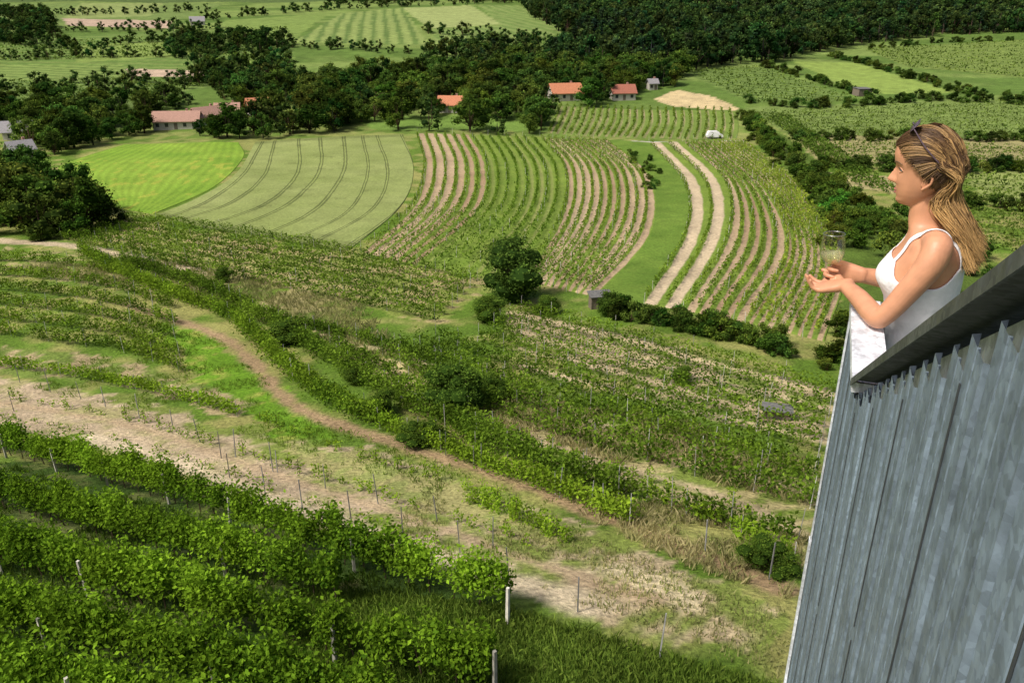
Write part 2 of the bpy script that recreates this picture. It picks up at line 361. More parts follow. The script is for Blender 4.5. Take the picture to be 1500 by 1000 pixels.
# ------------------------------------------------------------ draped fields
def field(name,guides,cfun,ns,ntt,off=.1):
    g=A([line(c,50) for c in guides]);K=len(g)
    s=np.linspace(0,K-1,ns);t=np.linspace(0,49,ntt)
    i=np.minimum(s.astype(int),K-2);f=(s-i)[:,None,None]
    gt=g[i]*(1-f)+g[i+1]*f
    j=np.minimum(t.astype(int),48);h=(t-j)[None,:,None]
    P=gt[:,j]*(1-h)+gt[:,j+1]*h
    x=P[...,0].ravel();y=P[...,1].ravel()
    ee=np.ones((ns,ntt));ee[0]=ee[-1]=0;ee[:,0]=ee[:,-1]=0
    z=HT(x,y)+np.where(ee.ravel()>0,off,-.3)
    SS=np.repeat(s,ntt);TT=np.tile(t/49,ns)
    C=cfun(SS,TT,x,y)
    a,b2=np.meshgrid(np.arange(ns-1),np.arange(ntt-1),indexing='ij');q=(a*ntt+b2).ravel()
    npmesh(name,np.stack([x,y,z],1),np.stack([q,q+ntt,q+ntt+1,q+1],1),C,M_field,smooth=True)
    def row(sv):
        i=min(int(sv),K-2);f=sv-i;return g[i]*(1-f)+g[i+1]*f
    return row
def cw(s,t,x,y):
    n=fbm(x/7,y/7,3,71);n2=fbm(x/25,y/18,3,79);c=mixc((.175,.225,.06),(.27,.31,.115),n*.6+n2*.5)
    for k in np.arange(.14,3,.40):
        kk=k+.05*math.sin(k*9)
        for o in(-.022,.022):
            m=np.abs(s-kk-o+.05*np.sin(t*5+k*3)+.02*(n-.5))<.010+.005*(n2>.5);c[m]=c[m]*.5
    c[fbm(x/4,y/3,2,99)>.8]*=.82
    e=((t>.94)|(t<.03));c[e]*=.75
    return c
field('wheat_field',[[(375,207),(345,255),(290,290),(228,316)],[(440,202),(432,255),(385,302),(300,335)],[(520,198),(530,255),(492,312),(400,352)],[(590,196),(606,250),(585,305),(510,368)]],cw,640,110)
def cg(s,t,x,y):
    n=fbm(x/9,y/9,3,73);c=mixc((.13,.25,.025),(.23,.34,.045),n);c*=(1+.1*np.sin(s*55+3*np.sin(t*4)+4*n))[:,None]
    fl=(vn(x/1.5,y/2.5,77)>.80)&(t>.3);c[fl]=A((.28,.33,.05));return c
field('green_crop_field',[[(185,211),(112,234),(84,252),(125,293)],[(265,209),(230,236),(190,268),(180,308)],[(350,208),(357,232),(312,276),(222,315)]],cg,200,70)
CG=[[(610,195),(622,245),(603,305),(530,370)],[(690,197),(714,245),(702,310),(612,390)],[(790,200),(828,250),(822,320),(768,412)],[(890,205),(952,260),(952,345),(872,436)],
    [(950,208),(1005,275),(1002,350),(942,446)],[(1000,207),(1064,270),(1065,350),(1002,457)],[(1040,206),(1122,280),(1152,370),(1092,474)],[(1090,205),(1182,285),(1238,390),(1208,502)]]
NR=[6,8,10,2,2,5,8]
SEC=['b','g','b','k','t','b','m']
def cv(s,t,x,y):
    n=fbm(x/3,y/3,3,81);n4=fbm(x/12,y/12,2,83);c=mixc((.105,.18,.022),(.185,.255,.045),n)
    for i,(nr,sc) in enumerate(zip(NR,SEC)):
        m=(s>=i)&(s<i+1.0001);u=(s[m]-i)*nr;fr=u-np.floor(u)
        cc=c[m].copy();wob=(n[m]-.5)*.35
        hsh=np.sin(np.floor(u)*7.3+i*3)*.5+.5
        if sc in'bm':
            w=(.31 if sc=='b' else .25)*(.65+.5*hsh)
            q=ss(-(np.abs(fr-.5)+wob*.6),-w-.06,-w+.06)[:,None]
            so=mixc((.28,.19,.11),(.46,.36,.23),n4[m]*.5+hsh*.5)
            cc=cc*(1-q)+so*q
        if sc=='g':
            q=ss(-(np.abs(fr-.5)+wob*.6),-.2,-.1)[:,None]*.55*hsh[:,None];cc=cc*(1-q)+A((.28,.27,.11))*q
        if sc=='t':
            q=ss(-(np.abs(fr-.35)+wob*.4),-.34,-.22)[:,None];cc=cc*(1-q)+A((.48,.39,.26))*(.85+.3*n[m][:,None])*q
        if sc=='k':cc=mixc((.08,.15,.02),(.15,.23,.038),n[m])
        c[m]=cc
    return c
row=field('vineyard_field',CG,cv,900,150)
va=Acc();k=0
for i,(nr,sc) in enumerate(zip(NR,SEC)):
    for r in range(nr):
        if sc=='k':continue
        k+=1
        p1,p2=((.07,.14,.014),(.23,.34,.04)) if sc!='g' else ((.06,.13,.012),(.17,.27,.03))
        if sc=='m':p2=(.33,.42,.05)
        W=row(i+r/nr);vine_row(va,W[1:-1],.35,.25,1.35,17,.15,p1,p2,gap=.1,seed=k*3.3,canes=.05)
        if r%2==0:posts_along(stakes,W,6,1.6,.035)
vm=field('vineyard_field',[[(822,155),(814,175),(804,196)],[(940,160),(940,182),(928,203)],[(1080,162),(1083,185),(1080,204)]],
   lambda s,t,x,y:mixc((.15,.22,.045),(.34,.30,.15),((s*12)%1<.4)*fbm(x/9,y/9,2,5)*1.3),260,40)
for r in range(24):
    vine_row(va,vm(r/12),.5,.3,1.3,8,.25,(.08,.15,.018),(.2,.28,.04),gap=.1,seed=r*1.7)
def frow(pa,pb,n,h=1.4,dens=7,ls=.3,c=((.07,.13,.018),(.18,.25,.045)),gap=.1):
    for r,W in enumerate(rows_between(pa,pb,n)):vine_row(va,W,.6,.2,h,dens,ls,c[0],c[1],gap=gap,seed=r*2.3+pa[0][0]*.01)
frow([(1100,168),(1300,160),(1560,148)],[(1155,198),(1300,200),(1560,202)],9)
frow([(1165,209),(1330,214),(1560,222)],[(1200,236),(1330,240),(1560,246)],6,dens=9)
frow([(1345,256),(1430,262),(1560,266)],[(1345,296),(1430,300),(1560,306)],6,dens=10)
frow([(1345,306),(1430,312),(1560,318)],[(1370,350),(1430,360),(1560,380)],8,dens=14,ls=.25)
frow([(1120,172),(1170,205),(1240,270)],[(1150,172),(1200,205),(1320,290)],5,dens=8,c=((.05,.1,.012),(.12,.2,.03)))
frow([(1270,75),(1380,68),(1540,60)],[(1330,98),(1400,104),(1560,118)],9,dens=3.5,ls=.45)
frow([(1005,108),(1060,104),(1120,101)],[(1100,150),(1180,150),(1255,147)],10,dens=4,ls=.4)
frow([(0,66),(200,58),(420,42)],[(0,90),(200,84),(420,80)],7,dens=2.5,ls=.55)
frow([(0,122),(190,120),(320,123)],[(0,156),(100,154),(200,148)],7,dens=4,ls=.45)
va.build('vineyard_rows',M_leaf)
# ------------------------------------------------------------ mid / near rows
D1,D2=(.05,.105,.01),(.19,.30,.03);B1c,B2c=(.12,.22,.015),(.29,.43,.035)
vb=Acc();q=0
def rows(pa,pb,n,wid=.6,h=1.6,dens=70,ls=.13,c=(D1,D2),gap=.2,st=4,h0=.25):
    global q
    for W in rows_between(pa,pb,n):
        q+=1;vine_row(vb,W,wid,h0,h,dens,ls,c[0],c[1],gap,seed=q*2.9)
        if st:posts_along(stakes,W+rng.normal()*.1,st,h+.45,.024,col=(.42,.41,.38))
def rows1(p,**k): rows(p,p,1,**k)
rows([(90,350),(300,398),(500,440),(640,472)],[(180,322),(350,343),(560,382),(700,412)],7,.55,1.5,60,.14,st=7,gap=.08)
rows([(760,456),(900,490),(1060,533),(1222,576)],[(700,500),(860,560),(1010,605),(1200,662)],6,.5,1.4,70,.12,gap=.15,st=4)
rows([(640,500),(800,560),(1000,625),(1195,690)],[(560,520),(760,620),(960,680),(1190,745)],4,.65,1.6,110,.12,gap=.2,st=3.2)
rows([(-80,380),(60,385),(160,400),(250,430)],[(-80,480),(80,500),(180,515),(268,545)],6,.6,1.5,140,.11,gap=.15,c=(D1,(.23,.35,.03)))
rows1([(-80,530),(80,548),(220,575),(352,610)],wid=.6,h=1.1,dens=170,ls=.1,c=(B1c,B2c),gap=.3)
rows1([(120,372),(230,425),(340,470),(400,525),(480,590),(560,625)],wid=1.0,h=1.7,dens=320,ls=.11,c=((.06,.13,.012),(.25,.38,.03)),gap=.05,st=3.5)
rows1([(180,385),(330,440),(450,510),(560,575),(700,650),(910,735)],wid=1.1,h=1.8,dens=300,ls=.11,gap=.12,st=3.2)
rows1([(560,628),(640,660),(760,705),(860,742),(925,770)],wid=.8,h=1.3,dens=300,ls=.1,c=(B1c,B2c),gap=.2,st=3)
rows1([(480,505),(620,580),(760,660),(940,735),(1160,800)],wid=.8,h=1.5,dens=190,ls=.11,gap=.3,st=3)
rows1([(640,640),(860,700),(1040,770),(1160,830)],wid=.6,h=1.1,dens=120,ls=.1,c=(B1c,B2c),gap=.45,st=3)
rows1([(400,470),(560,510),(700,560),(760,600)],wid=.8,h=1.4,dens=180,ls=.11,gap=.25,st=3)
rows1([(460,480),(600,515),(760,570),(960,625),(1190,700)],wid=.4,h=1.0,dens=60,ls=.1,c=(B1c,B2c),gap=.4,st=2.8)
vb.build('vineyard_rows',M_leaf)
vy=Acc()
def young(pl,step,h,n,stk=True):
    for p in resamp(line(pl),step):
        p=p+rng.normal(size=2)*.12
        if rng.random()<.2:continue
        hh=h*(.5+.8*rng.random());m=int(n*hh/h);C=np.stack([p[0]+rng.normal(size=m)*.16,p[1]+rng.normal(size=m)*.16,float(HT(*p))+rng.random(m)*hh],1)
        vy.add(*leaves(C,.075*(.6+.8*rng.random(m)),mixc(B1c,B2c,rng.random(m))))
        if stk and rng.random()<.5:post(stakes,p[0],p[1],hh*1.1,.02,col=(.2,.15,.1))
young([(-20,606),(150,640),(320,690),(480,745),(640,795)],1.1,.55,30)
young([(20,585),(200,618),(400,680),(600,742),(820,815)],1.1,.8,60)
young([(370,610),(520,665),(700,725),(830,790)],1.0,.8,70)
young([(690,735),(760,762),(830,792)],.35,1.0,130)
young([(880,690),(1000,740),(1150,800)],1.2,.8,60)
young([(640,600),(800,655),(980,715),(1160,770)],1.2,.9,70)
vy.build('young_vines',M_leaf)
for pl,st in(([(30,560),(250,625),(400,690),(580,745),(820,840)],4),([(-20,590),(110,625),(250,655),(400,690)],4),([(340,700),(470,755),(640,800),(820,880),(960,960)],3.5),([(540,610),(730,700),(910,760),(1130,850)],3.2)):
    posts_along(stakes,line(pl),st,1.8,.032,col=(.24,.24,.23))
# foreground trellis rows
vf=Acc();FR=[[(-120,632),(120,695),(335,762)],[(345,778),(500,825),(600,858),(742,902)],[(-120,712),(200,798),(495,888)],[(-120,800),(150,868),(420,945),(720,1015)],[(-120,892),(150,962),(400,1030),(600,1090)],[(-120,990),(200,1070),(400,1130)]]
tw=[]
for i,pl in enumerate(FR):
    W=line(pl)
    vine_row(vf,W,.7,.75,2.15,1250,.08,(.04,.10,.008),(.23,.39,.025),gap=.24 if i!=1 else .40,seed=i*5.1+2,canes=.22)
    posts_along(posts,W+A([.15,-.45]),5.0,1.75,.075,lean=.035,col=(.50,.48,.42))
    for p in resamp(W,1.1):tw.append(p)
vf.build('trellised_grapevines',M_leaf)
trunks=Acc()
for p in tw:
    z=float(HT(*p));v,f=cone((p[0],p[1],z-.1),(p[0]+rng.normal()*.1,p[1]+rng.normal()*.1,z+.95),.035,.022);trunks.add(v,f,np.tile(A((.1,.075,.05)),(len(v),1)))
trunks.build('grapevine_trunks',M_att);posts.build('trellis_posts',M_att);stakes.build('vineyard_stakes',M_att)
# grass & weeds
ga=Acc()
def tufts(poly,sp,h,c1,c2,thr=.45,nb=7):
    P=scatter(poly,sp,.5);m=fbm(P[:,0]/2.5,P[:,1]/2.5,3,91)>thr;P=P[m];n=len(P)
    P=np.repeat(P,nb,0)+rng.normal(size=(n*nb,2))*.1;n=len(P);z=HT(P[:,0],P[:,1]);hh=h*(.4+.9*rng.random(n))
    a=rng.random(n)*6.283;w=.018+.012*rng.random(n);dx,dy=np.cos(a)*w,np.sin(a)*w;lx=rng.normal(size=n)*.35*hh;ly=rng.normal(size=n)*.35*hh
    V=np.stack([np.stack([P[:,0]-dx,P[:,1]-dy,z-.03],1),np.stack([P[:,0]+dx,P[:,1]+dy,z-.03],1),np.stack([P[:,0]+dx*.7+lx*.4,P[:,1]+dy*.7+ly*.4,z+hh*.6],1),np.stack([P[:,0]+lx,P[:,1]+ly,z+hh],1)],1).reshape(-1,3)
    t=np.clip(rng.random(n)*.7+.3*(vn(P[:,0]/3,P[:,1]/3,95)),0,1)
    ga.add(V,np.arange(4*n).reshape(n,4),np.repeat(mixc(c1,c2,t),4,0))
GG=((.07,.14,.015),(.2,.28,.045));DG=((.19,.21,.065),(.52,.45,.24))
tufts([(440,860),(740,890),(900,935),(1160,1010),(1150,1150),(380,1100)],.16,.3,*GG,thr=.3)
tufts([(-100,650),(340,770),(740,900),(700,1100),(-100,1100)],.3,.3,(.04,.09,.01),(.13,.2,.03),thr=.45)
tufts([(560,790),(760,850),(960,925),(1150,1000),(1150,900),(900,800),(640,700)],.28,.2,(.15,.21,.045),(.44,.40,.19),thr=.48,nb=5)
tufts([(820,690),(1000,740),(1190,790),(1150,880),(1000,830),(860,760)],.3,.45,*DG,thr=.35)
tufts([(720,570),(1000,620),(1190,680),(1190,740),(900,680),(700,620)],.4,.6,*DG,thr=.4)
tufts([(0,395),(250,380),(520,440),(640,560),(460,500),(250,430)],.5,.6,(.14,.18,.04),(.46,.42,.2),thr=.4)
tufts([(250,480),(330,500),(430,600),(900,770),(900,800),(400,650),(0,560)],.4,.25,(.11,.2,.018),(.22,.31,.045),thr=.5,nb=5)
ga.build('wild_grass',M_grass)
# ------------------------------------------------------------ trees
def one(name,uv,h,w=1.0,tpl=None,tint=(1,1,1)):
    p=survey([uv])[0];a=Acc();tp=tpl or TPL_M;inst(a,tp[rng.integers(len(tp))],p[0],p[1],h,w,A(tint));a.build(name,M_tree)
BIG=[tree_tpl(30,7500,.0165,.02,.52) for _ in range(3)]
one('walnut_tree',(746,440),7.4,1.12,BIG,(.9,1,1))
one('apple_tree',(672,606),3.9,1.2,BIG,(1.1,1.2,1))
for uv,h,w in(((712,470),2.6,1.5),((800,458),1.8,1.8),((560,608),1.8,1.5),((425,500),2.2,1.9),((330,412),1.8,1.3),((715,588),2.2,1.4),((620,650),1.6,1.8),((1120,835),1.4,1.6),((1000,560),1.3,1.6),((520,560),1.3,1.8),((60,352),2.0,1.8)):
    one('shrub',uv,h,w,BIG,(1.1,1.15,.9))
def along(pl,step,jit=.5):
    P=resamp(line(pl),step);return P+rng.normal(size=P.shape)*step*jit
mass('hedge',np.vstack([along([(880,462),(940,472),(1050,492),(1150,522)],.8,.8),along([(1215,545),(1240,520),(1250,470)],1.8),along([(900,455),(980,475),(1140,508)],1.1,.8)]),TPL_B,1.8,1.1,(.85,.92,.8),.3,.9)
mass('hedge',along([(925,225),(950,250),(956,280)],2.5,.4),TPL_B,1.4,1.1)
mass('hedge',np.vstack([along([(1090,172),(1130,215),(1185,262),(1250,310),(1330,345),(1420,400)],1.7,1.0),along([(1180,262),(1220,310),(1250,360)],1.8,.8),along([(1230,340),(1290,350),(1330,380),(1330,420)],1.6,.9)]),TPL_B,2.6,1.1,(.95,.98,.85),.3,.9)
mass('hedgerow',np.vstack([along([(1120,98),(1190,118),(1275,144)],2,.5),along([(1215,83),(1300,104),(1420,138),(1560,150)],2.2,.6),along([(1270,72),(1400,62),(1560,60)],4),
   along([(1160,205),(1300,205),(1500,207)],2.0,.5),along([(1180,243),(1340,250),(1560,252)],1.6,.6),along([(1330,300),(1430,306),(1560,312)],1.5,.5),along([(1330,145),(1440,150),(1560,146)],2.2,.8),along([(1100,152),(1200,158),(1330,150)],2.3,.6)]),TPL_B,2.5,1.2,(.75,.8,.78),.3,.9)
HF=TPL_F[:6]
mass('hedgerow',np.vstack([along([(-40,90),(100,84),(230,84),(420,90)],3,.8),along([(-60,52),(90,72),(240,62),(330,82)],3,.8),along([(250,60),(420,68),(640,80)],3,1.0),along([(620,75),(700,72),(800,70)],3,1.0),
   along([(620,48),(720,55),(810,62)],3.5,.8),along([(-60,130),(150,135),(290,150)],3.2,.8),along([(0,20),(150,22),(300,16)],4,.8),along([(300,30),(500,14),(700,6)],4,.9),along([(430,112),(300,122),(120,122)],2.8,.8),along([(280,40),(270,70)],4),
   along([(-40,40),(120,46),(330,42)],3.6,.9),along([(0,0),(300,-4),(720,-2)],4,1.5),along([(0,-12),(300,-14),(760,-12)],4,2),along([(310,92),(330,112),(350,150)],3,1)]),HF,5.0,1.15,(.9,.95,.9),.3,.9)
mass('copse',np.vstack([scatter([(0,22),(70,24),(95,62),(0,70)],7,.6),scatter([(235,62),(330,56),(430,62),(430,76),(250,82)],6.5,.6),scatter([(290,96),(430,96),(430,140),(335,158),(270,132)],6,.6),scatter([(470,-20),(760,-20),(770,6),(640,4),(480,10)],9,.6)]),HF,6.5,1.15,(.85,.9,.88),.3,.8)
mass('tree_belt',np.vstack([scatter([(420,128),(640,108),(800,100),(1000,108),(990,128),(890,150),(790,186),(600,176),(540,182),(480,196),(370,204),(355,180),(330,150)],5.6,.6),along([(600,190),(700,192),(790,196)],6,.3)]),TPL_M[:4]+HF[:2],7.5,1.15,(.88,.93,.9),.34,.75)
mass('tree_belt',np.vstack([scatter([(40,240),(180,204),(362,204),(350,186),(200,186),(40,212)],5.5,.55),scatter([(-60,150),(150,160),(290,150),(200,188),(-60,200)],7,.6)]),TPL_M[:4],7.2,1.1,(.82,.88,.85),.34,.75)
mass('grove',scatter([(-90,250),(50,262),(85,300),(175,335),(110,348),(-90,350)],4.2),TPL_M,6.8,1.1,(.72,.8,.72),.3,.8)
mass('forest',scatter([(800,112),(845,62),(775,20),(740,-30),(1700,-30),(1700,45),(1500,48),(1400,52),(1250,66),(1130,92),(1000,106)],5.6,.5),TPL_F,11,1.05,(.78,.82,.98),.34,.8)  # bluish tint: distance haze painted into the foliage colour
mass('forest',scatter([(640,78),(760,74),(840,80),(850,112),(700,118)],5.5),TPL_F,8,1.1,(.9,.93,.95),.3)  # weaker haze tint, also painted into the leaf colour
# ------------------------------------------------------------ houses
M_wall=simple('render_wall',(.5,.47,.41),.9,nsc=3,amp=.12);M_glass=simple('window_glass',(.03,.035,.045),.15);M_fr=simple('painted_trim',(.5,.48,.43),.6)
RC={'o':simple('clay_tiles_orange',(.46,.18,.09),.85,nsc=4,amp=.25),'r':simple('clay_tiles_red',(.31,.11,.07),.85,nsc=4,amp=.25),'p':simple('clay_tiles_pink',(.36,.21,.16),.85,nsc=4,amp=.25),'g':simple('slate_roof',(.24,.23,.24),.8,nsc=4,amp=.25)}
for (u,v,w,d,yaw,rc),P in zip(HOUSES,HW):
    z=float(HT(P[0],P[1]))-.3;e=empty('farmhouse',(P[0],P[1],z),yaw);h=2.6;r=2.7*min(1,d/7);x,y=w/2,d/2
    V=[(-x,-y,0),(x,-y,0),(x,y,0),(-x,y,0),(-x,-y,h),(x,-y,h),(x,y,h),(-x,y,h),(-x,0,h+r),(x,0,h+r)]
    pymesh('walls',V,[(0,1,5,4),(1,2,6,9,5),(2,3,7,6),(3,0,4,8,7)],M_wall,False,e)
    o=.5;s=r/y;R=[]
    for sg in(-1,1):
        R.append(([(-x-o,sg*(y+o),h-o*s+.06),(x+o,sg*(y+o),h-o*s+.06),(x+o,0,h+r+.06),(-x-o,0,h+r+.06),(-x-o,sg*(y+o),h-o*s+.24),(x+o,sg*(y+o),h-o*s+.24),(x+o,0,h+r+.26),(-x-o,0,h+r+.26)],[(0,1,2,3),(4,5,6,7),(0,1,5,4),(1,2,6,5),(3,0,4,7)]))
    pymesh('roof',*joinVF(R),RC[rc],False,e)
    wn=[];fr=[];nw=max(2,int(w/2.4))
    for i in range(nw):
        cx=-x+w*(i+.5)/nw
        if i==nw//2:continue
        wn.append(box(cx-.5,cx+.5,-y-.03,-y+.05,.9,2.0));fr.append(box(cx-.62,cx+.62,-y-.06,-y-.035,.75,.9));fr.append(box(cx-.62,cx+.62,-y-.06,-y-.035,2.0,2.12))
    for sg in(-1,1):wn.append(box(sg*x-.03,sg*x+.03,-.5,.5,2.7,3.6))
    pymesh('windows',*joinVF(wn),M_glass,False,e);pymesh('window_frames',*joinVF(fr),M_fr,False,e)
    cx=-x+w*(nw//2+.5)/nw;pymesh('door',*box(cx-.5,cx+.5,-y-.04,-y+.05,.2,2.0),M_wood,False,e)
    pymesh('chimney',*box(x*.4,x*.4+.6,.4,1.0,h+r*.5,h+r+.8),RC['p'],False,e)
M_sr=simple('sheet_roof',(.13,.13,.125),.85,nsc=5,amp=.3,spec=.2);M_dd=simple('dark_door',(.05,.04,.035),.8)
def shed(uv,w,d,h,yaw,up=.3):
    P=survey([uv])[0];e=empty('wooden_shed',(P[0],P[1],float(HT(*P))-.1),yaw)
    pymesh('walls',*joinVF([box(-w/2,w/2,-d/2,d/2,0,h),box(-w/2-.05,-w/2+.08,-d/2-.05,-d/2+.08,0,h+.02),box(w/2-.08,w/2+.05,-d/2-.05,-d/2+.08,0,h+.02)]),M_wood,False,e)
    x=w/2+.2;y=d/2+.2;pymesh('roof',[(-x,-y,h+.03),(x,-y,h+.03),(x,y,h+up),(-x,y,h+up),(-x,-y,h+.1),(x,-y,h+.1),(x,y,h+up+.07),(-x,y,h+up+.07)],[(0,1,2,3),(4,5,6,7),(0,1,5,4),(1,2,6,5),(2,3,7,6),(3,0,4,7)],M_sr,False,e)
    pymesh('door',*box(-.35,.35,-d/2-.03,-d/2+.02,.1,h-.25),M_dd,False,e)
shed((878,450),2.2,1.2,1.5,.2);shed((1137,612),1.7,.8,.8,-.25,.12);shed((1262,140),5,4,2.4,.2);shed((605,588),1.2,.7,.5,-.3,.1)
# car
P=survey([(1046,203)])[0];e=empty('parked_car',(P[0],P[1],float(HT(*P))+.12),.05)
pr=[(-2.2,.35),(-2.25,.9),(-2.1,1.05),(-1.9,1.75),(-1.6,1.95),(.6,1.95),(.95,1.8),(1.45,1.15),(2.1,1.0),(2.25,.7),(2.2,.35)]
V=[(x,-.9+(.12 if z>1.2 else 0),z) for x,z in pr]+[(x,.9-(.12 if z>1.2 else 0),z) for x,z in pr];n=len(pr)
pymesh('body',V,[tuple(range(n)),tuple(range(2*n-1,n-1,-1))]+[(i,(i+1)%n,n+(i+1)%n,n+i) for i in range(n)],simple('white_paint',(.8,.8,.8),.3),False,e)
pymesh('windows',*joinVF([box(-1.7,-.4,-.81,.81,1.2,1.7),box(-.3,.8,-.81,.81,1.2,1.7)]),M_glass,False,e)
wv=[]
for wx_ in(-1.4,1.4):
    for sg in(-1,1):
        c=[(wx_+.33*math.cos(a),sg*.93,.33+.33*math.sin(a)) for a in np.linspace(0,6.283,13)[:-1]]+[(wx_+.33*math.cos(a),sg*.7,.33+.33*math.sin(a)) for a in np.linspace(0,6.283,13)[:-1]]
        wv.append((c,[tuple(range(12)),tuple(range(12,24))]+[(i,(i+1)%12,12+(i+1)%12,12+i) for i in range(12)]))
pymesh('wheels',*joinVF(wv),simple('tyre',(.02,.02,.02),.8),False,e)
# ------------------------------------------------------------ lookout tower
def galv(name,base,rough,metal):
    m,nt,o=newmat(name);p=nd(nt,'ShaderNodeBsdfPrincipled');tc=nd(nt,'ShaderNodeTexCoord')
    v=nd(nt,'ShaderNodeTexVoronoi');v.inputs['Scale'].default_value=95
    n=nd(nt,'ShaderNodeTexNoise');n.inputs['Scale'].default_value=8;n.inputs['Detail'].default_value=9;n.inputs['Roughness'].default_value=.75
    st=nd(nt,'ShaderNodeMapping');st.inputs['Scale'].default_value=(14,14,.8);n2=nd(nt,'ShaderNodeTexNoise');n2.inputs['Scale'].default_value=2;n2.inputs['Detail'].default_value=6
    L=nt.links.new;L(tc.outputs['Object'],v.inputs['Vector']);L(tc.outputs['Object'],n.inputs['Vector']);L(tc.outputs['Object'],st.inputs[0]);L(st.outputs[0],n2.inputs['Vector'])
    sx=nd(nt,'ShaderNodeSeparateColor');L(v.outputs['Color'],sx.inputs[0])
    def mr(s,a,b,lo=0,hi=1):
        r=nd(nt,'ShaderNodeMapRange');r.inputs[1].default_value=lo;r.inputs[2].default_value=hi;r.inputs[3].default_value=a;r.inputs[4].default_value=b;L(s,r.inputs[0]);return r.outputs[0]
    a=nd(nt,'ShaderNodeMath',operation='MULTIPLY');L(mr(sx.outputs[0],.8,1.2),a.inputs[0]);L(mr(n.outputs[0],.6,1.4,.3,.7),a.inputs[1])
    b=nd(nt,'ShaderNodeMath',operation='MULTIPLY');L(a.outputs[0],b.inputs[0]);L(mr(n2.outputs[0],.75,1.25,.3,.7),b.inputs[1])
    mx=nd(nt,'ShaderNodeVectorMath',operation='SCALE');mx.inputs[0].default_value=base;L(b.outputs[0],mx.inputs['Scale']);L(mx.outputs[0],p.inputs['Base Color'])
    L(mr(sx.outputs[1],rough-.08,rough+.12),p.inputs['Roughness']);p.inputs['Metallic'].default_value=metal
    bu=nd(nt,'ShaderNodeBump');bu.inputs['Strength'].default_value=.2;bu.inputs['Distance'].default_value=.002;L(n.outputs[0],bu.inputs['Height']);L(bu.outputs[0],p.inputs['Normal'])
    L(p.outputs[0],o.inputs[0]);return m
M_galv=galv('galvanised_steel',(.15,.195,.25),.5,.15);M_galvD=galv('galvanised_coping',(.075,.082,.085),.5,.3);M_white=galv('bright_sheet',(.66,.69,.74),.4,.05)
tw=empty('lookout_tower',(0,0,0),math.radians(69))
Q0=-.164;SK=2.033;SE=2.70;ZT=CAMH-.895;SL=.53
def ztop(s): return ZT+max(0,SK-s)*SL
V=[];F=[];pitch=.088;s=-1.0;dep=.009;pi_=0
while s<SE-.01:
    zt=ztop(s+pitch)-.034 if s+pitch/2<SK else ZT-.03
    e1=.0025 if pi_%2 else 0
    prof=[(0,-dep),(.05,-dep),(.11,-e1),(.48,-e1),(.50,-e1-.003),(.53,-e1-.003),(.55,-e1),(.94,-e1),(1.0,-dep)]
    if s+pitch>SE:break
    o=len(V)
    for (f,dq) in prof:
        for z in(22.0,zt-2.4,zt):V.append((s+f*pitch,Q0+dq,z))
    for i in range(len(prof)-1):
        for j in range(2):F.append((o+i*3+j,o+(i+1)*3+j,o+(i+1)*3+j+1,o+i*3+j+1))
    s+=pitch;pi_+=1
pymesh('corrugated_cladding',V,F,M_galv,False,tw)
scr=[]
for kq,sv in enumerate(np.arange(-.95,SE-.1,pitch*4)):
    # open joint broken by short fixings
    z1=ztop(sv+pitch)-.06
    while z1>CAMH-6:
        ln=.35+.4*((kq*37%10)/10);scr.append(box(sv+pitch*.30,sv+pitch*.30+.003,Q0+.0005,Q0+.002,z1-ln,z1));z1-=ln+.03
pymesh('panel_seams',*joinVF(scr),simple('seam_dark',(.04,.045,.05),.6),False,tw)
i0=Q0-.045
pymesh('inner_liner',[(-1,i0,22),(SE,i0,22),(SE,i0,ZT-.012),(SK,i0,ZT-.012),(-1,i0,ztop(-1)-.012),(-1,i0-.02,22),(SE,i0-.02,22),(SE,i0-.02,ZT-.012),(SK,i0-.02,ZT-.012),(-1,i0-.02,ztop(-1)-.012)],
   [(0,1,2,3,4),(9,8,7,6,5),(1,6,7,2),(2,7,8,3),(3,8,9,4)],M_white,False,tw)
def prism(sec,p0,p1):
    n=len(sec);V=[(p0[0],q,p0[1]+z) for q,z in sec]+[(p1[0],q,p1[1]+z) for q,z in sec]
    return V,[tuple(range(n)),tuple(range(2*n-1,n-1,-1))]+[(i,(i+1)%n,n+(i+1)%n,n+i) for i in range(n)]
sec=[(Q0+.012,-.020),(Q0+.012,.0),(Q0-.085,.0),(Q0-.085,-.03),(Q0-.082,-.03),(Q0-.082,-.004),(Q0+.009,-.004),(Q0+.009,-.020)]
pymesh('sloping_coping',*prism(sec,(SK+.012,ZT+.005),(-1.0,ztop(-1.0)+.012)),M_galvD,False,tw)
sec2=[(Q0+.008,-.028),(Q0+.008,.0),(Q0-.082,.0),(Q0-.082,-.028)]
pymesh('parapet_coping',*prism(sec2,(SK+.0,ZT),(SE+.01,ZT)),M_white,False,tw)
pymesh('corner_trim',*joinVF([box(SE-.028,SE+.012,Q0-.02,Q0+.006,22,ZT-.95),box(SE-.012,SE+.008,Q0-.02,Q0+.003,ZT-.95,ZT-.03)]),M_white,False,tw)
fl=ZT-1.05
pymesh('landing_floor',*box(1.5,SE,Q0-1.5,Q0-.07,fl-.12,fl),M_galv,False,tw)
pymesh('end_parapet',*joinVF([box(SE-.06,SE-.004,Q0-1.5,Q0-.09,fl-.12,ZT-.03),box(SE-.085,SE+.008,Q0-1.5,Q0-.085,ZT-.028,ZT-.001)]),M_galv,False,tw)
st=[]
for i in range(12):st.append(box(1.5-.27*(i+1),1.5-.27*i-.003,Q0-1.1,Q0-.07,fl+.155*i+.1,fl+.155*(i+1)))
pymesh('stair_treads',*joinVF(st),M_galv,False,tw)
